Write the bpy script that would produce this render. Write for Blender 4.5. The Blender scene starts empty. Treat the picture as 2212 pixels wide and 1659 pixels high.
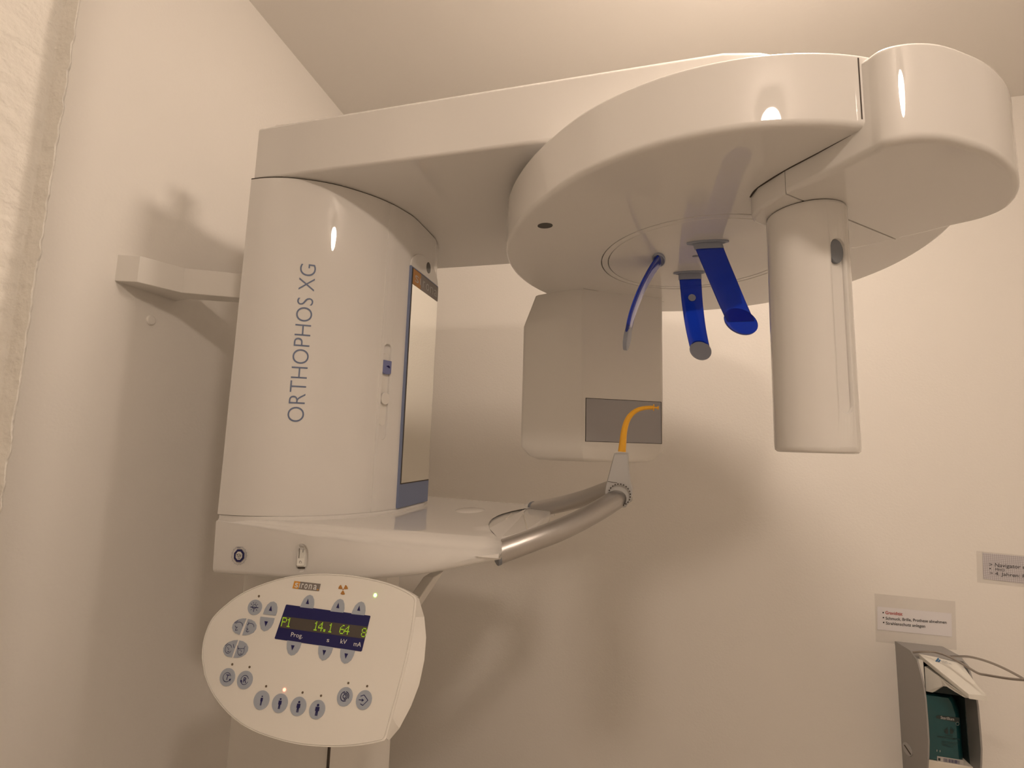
import bpy, bmesh, math, random
from mathutils import Vector, Matrix
from math import sin, cos, pi, radians, hypot, atan2

# ------------------------------------------------------------------ camera, world, light, exposure
EYE = 1.40                       # eye height above the floor; shapes below are written relative to the eye
W, H, F = 2212.0, 1659.0, 1049.0
UPV = Vector((1355.0 - W/2, (H/2 + 7637.0), -F)).normalized()
_yu = -((-2900.0 - W/2)*UPV.x - F*UPV.z)/UPV.y
XV = -Vector((-2900.0 - W/2, _yu, -F)).normalized()
YV = UPV.cross(XV)
ROT = Matrix((XV, YV, UPV))      # camera axes -> world axes
scene = bpy.context.scene
C = scene.collection
cd = bpy.data.cameras.new('camera'); cam = bpy.data.objects.new('camera', cd); C.objects.link(cam)
cam.matrix_world = Matrix.Translation((0, 0, EYE)) @ ROT.to_4x4()
cd.sensor_fit = 'HORIZONTAL'; cd.sensor_width = 36.0; cd.lens = 36.0*F/W
cd.clip_start = 0.01
scene.camera = cam
world = bpy.data.worlds.new('world'); scene.world = world; world.use_nodes = True
world.node_tree.nodes['Background'].inputs[0].default_value = (1.0, 0.86, 0.70, 1)
world.node_tree.nodes['Background'].inputs[1].default_value = 0.05
scene.view_settings.view_transform = 'Standard'; scene.view_settings.look = 'None'
scene.view_settings.gamma = 1.0; scene.view_settings.use_curve_mapping = False
scene.view_settings.exposure = 1.07
LAMP_A = 54.0                    # emission of the round ceiling light behind the camera
LAMP_B = 33.0                    # emission of the second ceiling light, above and behind the rotating unit
LIGHT_COL = (1.0, 0.82, 0.675, 1)

# ------------------------------------------------------------------ small helpers
def ray(px, py):
    return ROT @ Vector((px - W/2, H/2 - py, -F))
def atz(px, py, z): d = ray(px, py); return d*(z/d.z)
def aty(px, py, y): d = ray(px, py); return d*(y/d.y)
def atx(px, py, x): d = ray(px, py); return d*(x/d.x)
def mat(name, col, rough=.5, metal=0.0, coat=0.0, spec=.5, emit=0.0, trans=0.0, ior=1.45, bump=0.0, bscale=40.0, var=0.0):
    m = bpy.data.materials.new(name); m.use_nodes = True
    nt = m.node_tree; b = nt.nodes['Principled BSDF']
    b.inputs['Base Color'].default_value = (*col, 1); b.inputs['Roughness'].default_value = rough
    b.inputs['Metallic'].default_value = metal; b.inputs['Coat Weight'].default_value = coat
    b.inputs['Coat Roughness'].default_value = .02; b.inputs['Coat IOR'].default_value = 1.6
    b.inputs['IOR'].default_value = ior; b.inputs['Specular IOR Level'].default_value = spec
    b.inputs['Transmission Weight'].default_value = trans
    if emit:
        b.inputs['Emission Color'].default_value = (*col, 1); b.inputs['Emission Strength'].default_value = emit
    tc = nt.nodes.new('ShaderNodeTexCoord')
    if bump:
        n = nt.nodes.new('ShaderNodeTexNoise'); n.inputs['Scale'].default_value = bscale; n.inputs['Detail'].default_value = 6
        bp = nt.nodes.new('ShaderNodeBump'); bp.inputs['Strength'].default_value = bump; bp.inputs['Distance'].default_value = .002
        nt.links.new(tc.outputs['Object'], n.inputs['Vector']); nt.links.new(n.outputs['Fac'], bp.inputs['Height'])
        nt.links.new(bp.outputs['Normal'], b.inputs['Normal'])
    if var:
        n2 = nt.nodes.new('ShaderNodeTexNoise'); n2.inputs['Scale'].default_value = 3.0; n2.inputs['Detail'].default_value = 3
        r = nt.nodes.new('ShaderNodeMapRange'); r.inputs['To Min'].default_value = 1-var; r.inputs['To Max'].default_value = 1+var
        mx = nt.nodes.new('ShaderNodeMix'); mx.data_type = 'RGBA'; mx.blend_type = 'MULTIPLY'; mx.inputs['Factor'].default_value = 1
        mx.inputs['A'].default_value = (*col, 1)
        cb = nt.nodes.new('ShaderNodeCombineColor')
        nt.links.new(tc.outputs['Object'], n2.inputs['Vector']); nt.links.new(n2.outputs['Fac'], r.inputs['Value'])
        for k in range(3): nt.links.new(r.outputs['Result'], cb.inputs[k])
        nt.links.new(cb.outputs['Color'], mx.inputs['B']); nt.links.new(mx.outputs['Result'], b.inputs['Base Color'])
    return m

M = dict(
    wall=mat('wall_paint', (.87, .835, .785), .6, bump=.25, bscale=160),
    ceil=mat('ceiling_paint', (.87, .835, .785), .7, bump=.15, bscale=90),
    plaster=mat('rough_plaster', (.74, .705, .645), .8, bump=1.0, bscale=45),
    floor=mat('floor_vinyl', (.72, .67, .60), .4, var=.1),
    white=mat('gloss_white_plastic', (.80, .775, .74), .5, coat=1.0, spec=.1),
    white2=mat('satin_white_plastic', (.82, .79, .74), .35, coat=.2),
    key=mat('keypad_foil', (.86, .83, .77), .4),
    rim=mat('cream_trim', (.80, .74, .64), .4),
    gap=mat('dark_gap', (.07, .055, .045), .7),
    silver=mat('brushed_aluminium', (.52, .50, .48), .38, metal=.9, bump=.1, bscale=400),
    silverp=mat('silver_plastic', (.50, .50, .50), .4, metal=.35),
    greyp=mat('slate_plastic', (.22, .235, .26), .5),
    blue=mat('blue_acrylic', (.012, .06, .72), .10, trans=.7, ior=1.49),
    paleblue=mat('pale_blue_plastic', (.36, .39, .47), .45),
    slide=mat('blue_slider', (.20, .22, .42), .4),
    mframe=mat('blue_grey_frame', (.20, .24, .37), .45),
    mirror=mat('mirror_glass', (.90, .90, .86), .01, metal=1.0),
    lens=mat('dark_lens', (.06, .055, .05), .15),
    window=mat('grey_sensor_window', (.42, .41, .42), .55),
    letter=mat('blue_grey_lettering', (.17, .21, .32), .5),
    navy=mat('navy_print', (.012, .012, .10), .45),
    dred=mat('screen_strip', (.085, .07, .06), .5),
    glow=mat('green_characters', (.36, .62, .03), .5, emit=.12),
    led_g=mat('green_led', (.35, 1.0, .12), .5, emit=4.0),
    led_r=mat('red_led', (1.0, .16, .10), .5, emit=3.0),
    led=mat('unlit_led', (.16, .12, .08), .5),
    ltxt=mat('white_print', (.75, .74, .73), .5),
    orange=mat('orange_print', (.72, .33, .05), .5),
    ochre=mat('ochre_print', (.48, .22, .05), .5),
    taupe=mat('taupe_print', (.23, .20, .18), .5),
    lowhite=mat('pale_print', (.5, .48, .46), .5),
    button=mat('blue_grey_button', (.40, .44, .51), .45),
    yellow=mat('yellow_plastic', (.85, .42, .015), .3, coat=.4),
    house=mat('dispenser_grey', (.37, .36, .35), .45, metal=.25),
    inner=mat('dispenser_inside', (.03, .045, .045), .6),
    teal=mat('teal_bottle', (.008, .075, .085), .3, coat=.2),
    wire=mat('steel_wire', (.42, .39, .37), .25, metal=.95),
    capw=mat('pump_white', (.86, .84, .78), .4),
    paper=mat('white_paper', (.78, .76, .78), .7),
    gpaper=mat('squared_paper', (.60, .59, .60), .7),
    tape=mat('clear_tape', (.86, .83, .80), .3),
    black=mat('black_print', (.02, .02, .02), .5),
    red=mat('red_print', (.45, .03, .015), .5),
    lblue=mat('logo_blue', (.03, .16, .36), .5),
    lamp=mat('lamp_glass', LIGHT_COL[:3], .5, emit=LAMP_A),
    lampb=mat('lamp_glass_wall', LIGHT_COL[:3], .5, emit=LAMP_B),
)
M['tape'].node_tree.nodes['Principled BSDF'].inputs['Alpha'].default_value = .14
# squared paper: faint grid made by procedural waves
nt = M['gpaper'].node_tree
tc = nt.nodes.new('ShaderNodeTexCoord')
prev = None
for ax in ('X', 'Z'):
    wv = nt.nodes.new('ShaderNodeTexWave'); wv.bands_direction = ax; wv.inputs['Scale'].default_value = 62
    rp = nt.nodes.new('ShaderNodeValToRGB'); rp.color_ramp.elements[0].color = (.34, .30, .32, 1); rp.color_ramp.elements[0].position = .0
    rp.color_ramp.elements[1].color = (.62, .60, .62, 1); rp.color_ramp.elements[1].position = .12
    nt.links.new(tc.outputs['Object'], wv.inputs['Vector']); nt.links.new(wv.outputs['Fac'], rp.inputs['Fac'])
    if prev is None: prev = rp
    else:
        mx = nt.nodes.new('ShaderNodeMix'); mx.data_type = 'RGBA'; mx.blend_type = 'DARKEN'; mx.inputs['Factor'].default_value = 1
        nt.links.new(prev.outputs['Color'], mx.inputs['A']); nt.links.new(rp.outputs['Color'], mx.inputs['B'])
        nt.links.new(mx.outputs['Result'], nt.nodes['Principled BSDF'].inputs['Base Color'])
for n_ in M['plaster'].node_tree.nodes:
    if n_.type == 'BUMP': n_.inputs['Distance'].default_value = .006
MB_IDX = {}

def wn(o):
    w = o.modifiers.new('normals', 'WEIGHTED_NORMAL'); w.keep_sharp = True; w.weight = 100

class MB:
    """collects geometry for one mesh object; coordinates relative to the eye"""
    def __init__(s): s.v = []; s.f = []; s.m = []; s.mats = []
    def mi(s, m):
        if m not in s.mats: s.mats.append(m)
        return s.mats.index(m)
    def add(s, vs, fs, m):
        k = len(s.v); i = s.mi(m); s.v += [Vector(p) for p in vs]
        for f in fs: s.f.append([k+q for q in f]); s.m.append(i)
        return s
    def box(s, a, b, m):
        (x0, y0, z0), (x1, y1, z1) = a, b
        vs = [(x0,y0,z0),(x1,y0,z0),(x1,y1,z0),(x0,y1,z0),(x0,y0,z1),(x1,y0,z1),(x1,y1,z1),(x0,y1,z1)]
        return s.add(vs, [(0,3,2,1),(4,5,6,7),(0,1,5,4),(1,2,6,5),(2,3,7,6),(3,0,4,7)], m)
    def loft(s, rings, m, cap0=True, cap1=True, closed=True):
        n = len(rings[0]); vs = [p for r in rings for p in r]; fs = []
        for i in range(len(rings)-1):
            for j in range(n if closed else n-1):
                a = i*n+j; b = i*n+(j+1) % n
                fs.append((a, b, b+n, a+n))
        if cap0: fs.append(tuple(range(n-1, -1, -1)))
        if cap1: fs.append(tuple(range((len(rings)-1)*n, len(rings)*n)))
        return s.add(vs, fs, m)
    def tube(s, pts, r, m, n=16, rz=None):
        pts = [Vector(p) for p in pts]; rings = []
        rr = r if isinstance(r, (list, tuple)) else [r]*len(pts)
        up = Vector((0.13, 0.31, 1)).normalized()
        for i, p in enumerate(pts):
            t = (pts[min(i+1, len(pts)-1)] - pts[max(i-1, 0)]).normalized()
            a = t.cross(up).normalized(); b = a.cross(t).normalized()
            rings.append([p + a*rr[i]*cos(2*pi*k/n) + b*rr[i]*(rz or 1)*sin(2*pi*k/n) for k in range(n)])
        return s.loft(rings, m)
    def obj(s, name, parent=None, smooth=32, bevel=0):
        org = Vector((0, 0, 0))
        p = parent
        while p is not None: org += Vector(p.location); p = p.parent
        me = bpy.data.meshes.new(name)
        off = Vector((0, 0, EYE)) - org
        me.from_pydata([v + off for v in s.v], [], s.f)
        for m in s.mats: me.materials.append(M[m])
        for i, p in enumerate(me.polygons): p.material_index = s.m[i]
        bm = bmesh.new(); bm.from_mesh(me)
        bmesh.ops.remove_doubles(bm, verts=bm.verts, dist=1e-6)
        bmesh.ops.recalc_face_normals(bm, faces=bm.faces); bm.to_mesh(me); bm.free()
        if smooth:
            for p in me.polygons: p.use_smooth = True
            me.set_sharp_from_angle(angle=radians(smooth))
        o = bpy.data.objects.new(name, me); C.objects.link(o); o.parent = parent
        if smooth and not bevel: wn(o)
        if bevel:
            b = o.modifiers.new('bevel', 'BEVEL'); b.width = bevel; b.segments = 3; b.limit_method = 'ANGLE'; b.angle_limit = radians(40)
        return o
def thing(name, label, cat, loc, group=None):
    o = bpy.data.objects.new(name, None); C.objects.link(o)
    o.location = (loc[0], loc[1], loc[2] + EYE); o['label'] = label; o['category'] = cat
    o.empty_display_size = .05
    if group: o['group'] = group
    return o
def struct(o): o['kind'] = 'structure'; return o
def cut(o, cutter_mb):
    """take the cutter's volume out of a mesh object and keep the plain mesh"""
    o.modifiers.clear(); c = cutter_mb.obj('cutter', o.parent)
    md = o.modifiers.new('cut', 'BOOLEAN'); md.operation = 'DIFFERENCE'; md.object = c; md.solver = 'EXACT'
    try: md.material_mode = 'TRANSFER'
    except Exception: pass
    bpy.context.view_layer.update()
    dg = bpy.context.evaluated_depsgraph_get()
    me = bpy.data.meshes.new_from_object(o.evaluated_get(dg), preserve_all_data_layers=True, depsgraph=dg)
    o.modifiers.clear(); old = o.data; o.data = me
    bpy.data.objects.remove(c)
    me.set_sharp_from_angle(angle=radians(32)); wn(o)
    return o

def normals2(P):
    n = len(P); out = []
    area = sum(P[i][0]*P[(i+1) % n][1] - P[(i+1) % n][0]*P[i][1] for i in range(n))
    sg = 1 if area > 0 else -1
    for i in range(n):
        a, b, c = P[i-1], P[i], P[(i+1) % n]
        n1 = Vector((b[1]-a[1], a[0]-b[0])).normalized(); n2 = Vector((c[1]-b[1], b[0]-c[0])).normalized()
        v = (n1+n2); v = v.normalized() if v.length > 1e-6 else n1
        k = 1/max(.5, v.dot(n1))
        out.append(v*k*sg)
    return out
def fillet_rings(P, z0, z1, rb, rt, seg=6, K=None):
    N = normals2(P); rings = []
    if K: N = [N[i]*K.get(i, 1) for i in range(len(P))]
    def ring(ins, z): return [(P[i][0]-N[i].x*ins, P[i][1]-N[i].y*ins, z) for i in range(len(P))]
    if rb: rings += [ring(rb*(1-sin(a)), z0+rb*(1-cos(a))) for a in [k*pi/2/seg for k in range(seg+1)]]
    else: rings.append(ring(0, z0))
    if rt: rings += [ring(rt*(1-cos(a)), z1-rt*(1-sin(a))) for a in [k*pi/2/seg for k in range(seg+1)]]
    else: rings.append(ring(0, z1))
    return rings
def catmull(P, k=6, closed=False):
    out = []; n = len(P)
    rng = range(n if closed else n-1)
    for i in rng:
        g = (lambda j: P[j % n]) if closed else (lambda j: P[min(max(j, 0), n-1)])
        p0, p1, p2, p3 = g(i-1), g(i), g(i+1), g(i+2)
        for s in range(k):
            t = s/k
            out.append(tuple(.5*((2*p1[d]) + (-p0[d]+p2[d])*t + (2*p0[d]-5*p1[d]+4*p2[d]-p3[d])*t*t + (-p0[d]+3*p1[d]-3*p2[d]+p3[d])*t**3) for d in range(len(p1))))
    if not closed: out.append(tuple(P[-1]))
    return out

def text_mesh(s, weight=0.0, res=4):
    """letters as flat triangles in a unit frame: baseline y=0, cap height about 0.7"""
    cu = bpy.data.curves.new('t', 'FONT'); cu.body = s; cu.size = 1; cu.resolution_u = res; cu.offset = weight
    o = bpy.data.objects.new('t', cu); C.objects.link(o); bpy.context.view_layer.update()
    dg = bpy.context.evaluated_depsgraph_get()
    me = bpy.data.meshes.new_from_object(o.evaluated_get(dg), depsgraph=dg)
    vs = [(v.co.x, v.co.y) for v in me.vertices]; fs = [tuple(p.vertices) for p in me.polygons]
    bpy.data.objects.remove(o); bpy.data.curves.remove(cu); bpy.data.meshes.remove(me)
    return vs, fs

def degrees_(v): return math.degrees(atan2(v.y, v.x))

class Plane:
    """a real surface at a real place; points are written on it where the eye sees them"""
    def __init__(s, p, n): s.p = Vector(p); s.n = Vector(n).normalized()
    def at(s, px, py, h=0.0):
        d = ray(px, py); q = s.p + s.n*h
        return d*(s.n.dot(q)/s.n.dot(d))
    def poly(s, mb, pts, m, h0=0.0, h1=.001):
        a = [s.at(x, y, 0) for x, y in pts]
        lo = [q + s.n*h0 for q in a]; hi = [q + s.n*h1 for q in a]
        n = len(pts); mb.add(lo+hi, [tuple(range(n))] + [tuple(range(2*n-1, n-1, -1))] + [(i, (i+1) % n, (i+1) % n+n, i+n) for i in range(n)], m)
    def flat(s, mb, pts, m, h):
        a = [s.at(x, y, 0)+s.n*h for x, y in pts]; mb.add(a, [tuple(range(len(a)))], m)
    def text(s, mb, string, O, E, U, m, h=.0006, weight=0.0, fit=True):
        vs, fs = text_mesh(string, weight)
        x0 = min(v[0] for v in vs); x1 = max(v[0] for v in vs)
        y1 = .70
        o = s.at(*O); e = s.at(*E); u = s.at(O[0]+U[0], O[1]+U[1]) - o
        sx = (e-o)/(x1-x0)
        mb.add([o + sx*(v[0]-x0) + u*(v[1]/y1) + s.n*h for v in vs], fs, m)
    def stroke(s, mb, pts, w, m, h=.0006):
        a = [s.at(*p)+s.n*h for p in pts]
        for i in range(len(a)-1):
            d = (a[i+1]-a[i])
            if d.length < 1e-6: continue
            d.normalize(); sd = d.cross(s.n)*w/2; e = d*w*.25
            mb.add([a[i]-e+sd, a[i+1]+e+sd, a[i+1]+e-sd, a[i]-e-sd], [(0, 1, 2, 3)], m)

# ------------------------------------------------------------------ the room
wd = Vector((-.039, .999, 0))                    # direction of the left wall
def lw(t, z, off=0): p = Vector((-1.0, .5, 0)) + wd*t; return Vector((p.x+off, p.y, z))
FZ, CZ, BY = -EYE, 1.17, 1.81
q = MB(); q.loft([[lw(-2.6, FZ, -.1), lw(-2.6, FZ), lw(1.4, FZ), lw(1.4, FZ, -.1)], [lw(-2.6, CZ, -.1), lw(-2.6, CZ), lw(1.4, CZ), lw(1.4, CZ, -.1)]], 'wall')
struct(q.obj('wall_left', smooth=0))
q = MB(); q.box((-1.05, BY, FZ), (2.5, BY+.1, CZ), 'wall'); struct(q.obj('wall_back', smooth=0))
q = MB(); q.box((2.4, -2.0, FZ), (2.5, BY, CZ), 'wall'); struct(q.obj('wall_right', smooth=0))
q = MB(); q.box((-.92, -2.1, FZ), (2.5, -2.0, CZ), 'wall'); struct(q.obj('wall_front', smooth=0))
q = MB(); q.box((-1.16, -2.1, CZ), (2.5, BY+.1, CZ+.1), 'ceil'); struct(q.obj('ceiling', smooth=0))
q = MB(); q.box((-1.16, -2.1, FZ-.1), (2.5, BY+.1, FZ), 'floor'); struct(q.obj('floor', smooth=0))

# rough plastered wall corner at the left edge of the view
random.seed(4)
q = MB(); rings = []; nz = 900
def nz_(z, s, k): return sum(sin(z*f*k+p)*a for f, p, a in ((23, .3, .5), (57, 1.7, .3), (131, 4.1, .2)))*s
jag = 0
for i in range(nz+1):
    z = FZ + (CZ-FZ)*i/nz
    if i % 4 == 0: goal = random.choice([0, 0, .0003, -.0006, .0012, -.0012, .0022, .0008])
    jag += (goal-jag)*.45 + random.uniform(-.00025, .00025)
    e = .0005*nz_(z, 1, 1)
    rings.append([(-.670, -.9, z), (-.670+.0006*nz_(z, 1, 1.7), -.4, z), (-.6695+.0006*nz_(z, 1, 2.1), .1, z), (-.6665, .320+.001*nz_(z, 1, 3), z), (-.6625, .352+e, z), (-.6600, .3600+e, z), (-.6560, .3612+e, z),
                  (-.6375+jag, .3628+jag*.3+e, z), (-.6385+jag, .3655+e, z), (-.66, .372, z), (-.97, .38, z), (-.97, -.9, z)])
q.loft(rings, 'plaster'); struct(q.obj('wall_corner', smooth=60))

# ------------------------------------------------------------------ ceiling light (source of the main shadows) and wall lamp
def dome(name, label, c, r, h, mshade, rim=.012):
    t = thing(name, label, 'lamp', (c[0], c[1], CZ))
    b = MB(); top = CZ-.058
    b.loft([[(c[0]+q_*cos(a), c[1]+q_*sin(a), z) for a in [2*pi*k/40 for k in range(40)]] for q_, z in ((.055, CZ), (.055, CZ-.012), (.016, CZ-.02), (.016, top+.012), (r+.003, top+.006), (r+.003, top-.003), (r-.004, top-.003))], 'white2'); b.obj('lamp_base', t)
    s = MB(); rings = []
    for j in range(9):
        a = j/8*pi/2*.97
        rings.append([(c[0]+r*cos(a)*cos(2*pi*k/40), c[1]+r*cos(a)*sin(2*pi*k/40), top-(h-.058)*sin(a)) for k in range(40)])
    s.loft(rings, mshade); s.obj('lamp_shade', t)
    return t
dome('ceiling_light', 'round white domed ceiling light behind the viewer', (.64, -.46), .10, .145, 'lamp')
dome('ceiling_light', 'round white domed ceiling light right above the rotating unit', (.36, .77), .12, .135, 'lampb')

# ------------------------------------------------------------------ panoramic X-ray unit
X = thing('panoramic_x_ray_unit', 'large glossy white dental panoramic X-ray machine with overhead arm and control panel', 'x-ray machine', (-.6, 1.0, FZ))
CY = 1.005
half = [(-.735, .735), (-.70, .7365), (-.66, .745), (-.62, .762), (-.58, .788), (-.545, .824), (-.522, .856), (-.511, .877), (-.5035, .893), (-.496, .918), (-.4895, .942), (-.488, .965)]
colc = catmull(half, 5) + [(-.488, .985), (-.488, CY)]
plan = colc + [(x, 2*CY-y) for x, y in reversed(colc[:-1])]
# lower mast, cover, overhead arm
m = MB(); m.box((-.735, .81, FZ), (-.522, 1.04, -.16), 'white2'); m.obj('lower_mast', X, bevel=.004)
m = MB(); m.box((-.5235, .806, FZ), (-.5205, .8105, -.16), 'gap'); m.obj('mast_seam', X)
m = MB(); m.box((-.750, .795, .60), (-.700, .842, .660), 'white2'); m.obj('shadow_block', X, bevel=.004)  # unseen box added on the arm, sized for its shadow on the left wall
m = MB(); m.loft(fillet_rings([tuple(p) for p in plan], -.141, .5010, .0015, .0015, 2), 'white')
cover = m.obj('column_cover', X)
# recesses of the cover: height slider slot
def frame_at(y):
    """point and outward normal on the cover at the near side for a given y"""
    for i in range(len(colc)-1):
        if colc[i][1] <= y <= colc[i+1][1]:
            a, b = colc[i], colc[i+1]; t = (y-a[1])/(b[1]-a[1])
            tg = Vector((b[0]-a[0], b[1]-a[1], 0)).normalized()
            return Vector((a[0]+(b[0]-a[0])*t, y, 0)), Vector((tg.y, -tg.x, 0)), tg
sp, sn, st = frame_at(.893)
def pill(c, u, v, n, w, h, depth, out, m, seg=8, mb=None):
    mb = mb or MB()
    pts = []
    for k in range(seg+1): a = pi*k/seg; pts.append((w*cos(a), h-w+w*sin(a)))
    for k in range(seg+1): a = pi+pi*k/seg; pts.append((w*cos(a), -(h-w)+w*sin(a)))
    mb.loft([[c+u*x+v*y+n*out for x, y in pts], [c+u*x+v*y-n*depth for x, y in pts]], m)
    return mb
UP = Vector((0, 0, 1))
sc = sp + UP*.100
cut(cover, pill(sc, st, UP, sn, .0105, .099, .006, .01, 'white'))
m = MB(); pill(sp+UP*.105-sn*.0062, st, UP, sn, .0075, .075, .002, .0012, 'white2', mb=m); m.obj('slider_track', cover)
m = MB(); m.loft([[sp+st*a+UP*(.151+b)+sn*c_ for a, b in ((-.0105, -.013), (-.004, -.0155), (.004, -.0155), (.0105, -.013), (.0105, .013), (-.0105, .013))] for c_ in (-.005, .0015)], 'slide')
m.add([sp+st*a+UP*(.151+b)+sn*.0019 for a, b in ((-.004, .001), (.002, .003), (.006, .001), (.006, -.003), (.001, -.0015))], [(0, 1, 2, 3, 4)], 'navy')
m.obj('height_slider', cover, smooth=0, bevel=.0008)['label'] = 'blue slider knob'
m = MB(); pill(sp+UP*.085, st, UP, sn, .0098, .0125, .005, .0015, 'white2', mb=m); m.obj('slider_knob', cover, bevel=.0008)
# vertical edge of the mirror pillar
m = MB(); e0 = frame_at(.8775)
m.loft([[e0[0]+e0[2]*a+e0[1]*b+UP*z for a, b in ((-.0012, -.001), (-.0006, .0011), (.0006, .0011), (.0012, -.001))] for z in (-.140, .500)], 'white'); m.obj('pillar_edge', cover)
# lettering ORTHOPHOS XG running up the cover
arc = [0.0]
for i in range(1, len(colc)): arc.append(arc[-1]+hypot(colc[i][0]-colc[i-1][0], colc[i][1]-colc[i-1][1]))
def on_cover(s_, z, h):
    for i in range(len(arc)-1):
        if arc[i] <= s_ <= arc[i+1]:
            t = (s_-arc[i])/max(1e-9, arc[i+1]-arc[i]); a, b = colc[i], colc[i+1]
            tg = Vector((b[0]-a[0], b[1]-a[1], 0)).normalized()
            return Vector((a[0]+(b[0]-a[0])*t + tg.y*h, a[1]+(b[1]-a[1])*t - tg.x*h, z))
def cover_s(px, py):
    """arc position on the cover of what is seen at a point"""
    d = ray(px, py); best = None
    for i in range(len(colc)-1):
        a, b = Vector(colc[i]), Vector(colc[i+1])
        den = (b.x-a.x)*d.y - (b.y-a.y)*d.x
        if abs(den) < 1e-9: continue
        t = (a.y*d.x - a.x*d.y)/den
        if 0 <= t <= 1:
            y = a.y+(b.y-a.y)*t; k = y/d.y
            return arc[i]+t*(arc[i+1]-arc[i]), d.z*k
    return None
sb, zt = cover_s(684, 573); sb0, zb0 = cover_s(655, 912); st0, _ = cover_s(619, 905); st1, _ = cover_s(648, 573)
vs, fs = text_mesh('ORTHOPHOS XG', -.012, 6)
x0 = min(v[0] for v in vs); x1 = max(v[0] for v in vs)
base = (sb+sb0)/2; top = (st0+st1)/2
m = MB(); m.add([on_cover(base+(top-base)*v[1]/.70, zb0+(zt-zb0)*(v[0]-x0)/(x1-x0), .0006) for v in vs], fs, 'letter')
m.obj('lettering', cover, smooth=0)['label'] = 'blue-grey ORTHOPHOS XG lettering'
# mirror on the front of the pillar
XM = -.4865
m = MB(); m.box((-.492, .9395, -.1395), (XM+.0015, 1.0875, .3855), 'mframe'); m.obj('mirror_frame', X, bevel=.001)['label'] = 'blue-grey frame of the mirror'
m = MB(); m.box((-.489, .9435, -.0905), (XM+.0022, 1.085, .3825), 'gap'); m.obj('mirror_gasket', X)
m = MB(); m.box((-.488, .9455, -.088), (XM+.003, 1.083, .3805), 'mirror'); mir = m.obj('mirror', X)
PM = Plane((XM+.0034, 0, 0), (1, 0, 0))
m = MB(); XB = XM+.0036
m.add([(XB, .9455, .3805), (XB, .985, .3805), (XB, .985, .345), (XB, .9455, .345)], [(0, 1, 2, 3)], 'ochre')
m.add([(XB, .985, .3805), (XB, 1.083, .3805), (XB, 1.083, .345), (XB, .985, .345)], [(0, 1, 2, 3)], 'taupe')
for ch, ya, yb in (('s', .955, .973), ('\u0131', .980, .983), ('r', .996, 1.006), ('o', 1.013, 1.030), ('n', 1.037, 1.053), ('a', 1.059, 1.076)):
    vs, fs = text_mesh(ch, -.01); a0 = min(v[0] for v in vs); a1 = max(v[0] for v in vs)
    m.add([(XB+.0004, ya+(yb-ya)*(v[0]-a0)/(a1-a0), .3535+v[1]*.036) for v in vs], fs, 'lowhite')
m.obj('lettering', mir, smooth=0)['label'] = 'orange and taupe sirona lettering strip'
m = MB(); cyl = 1.0135
m.loft([[(x, cyl+.074*cos(a), .386+.046*sin(a)) for a in [pi*k/20 for k in range(21)]] for x in (-.4895, XM+.0005)], 'white'); lobe = m.obj('mirror_top_cap', X, bevel=.001)
m = MB(); m.loft([[(x, 1.028+.0115*cos(a), .412+.0135*sin(a)) for a in [2*pi*k/20 for k in range(20)]] for x in (-.489, XM+.001)], 'lens'); m.obj('light_sensor', lobe)['label'] = 'dark oval sensor'

# overhead arm
pl = [(-.735, .74), (-.735, .745)]
ar = []
ar += [(-.735, .742), (-.6, .740), (-.4, .740), (-.2, .740), (0, .7405)]
ar += [(.10+.272*cos(a), CY+.272*sin(a)*.975) for a in [radians(-84+12*k) for k in range(15)]]
ar += [(0, 1.268), (-.2, 1.270), (-.5, 1.270), (-.735, 1.268)]
m = MB(); m.loft(fillet_rings(ar, .503, .617, .006, .010, 4), 'white'); arm = m.obj('overhead_arm', X)
m = MB(); m.loft(fillet_rings([(.115+.19*cos(2*pi*k/40), 1.01+  .19*sin(2*pi*k/40)) for k in range(40)], .480, .504, 0, 0), 'gap'); m.obj('arm_spindle', X)
m = MB(); m.loft(fillet_rings([(x*1.0-.0012*0, y) for x, y in [(p[0]+.002*(-1 if p[0] < -.6 else -1), p[1]+(.002 if p[1] < CY else -.002)) for p in plan]], .4990, .504, 0, 0), 'gap'); m.obj('arm_joint', X)

# rotating unit: round body
DC = Vector((.115, 1.01))
rad = [(-180, .388), (-160, .389), (-145, .390), (-130, .396), (-115, .410), (-100, .417), (-85, .418), (-70, .417), (-55, .412), (-40, .405), (-20, .402), (0, .402), (25, .408), (50, .412), (75, .408), (90, .402), (110, .398), (135, .395), (155, .390), (180, .388)]
def rr_(a):
    a = (a+180) % 360-180
    for i in range(len(rad)-1):
        if rad[i][0] <= a <= rad[i+1][0]:
            t = (a-rad[i][0])/(rad[i+1][0]-rad[i][0]); t = t*t*(3-2*t); return rad[i][1]+(rad[i+1][1]-rad[i][1])*t
ND = 144
angs = [360*k/ND for k in range(ND)]
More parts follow.
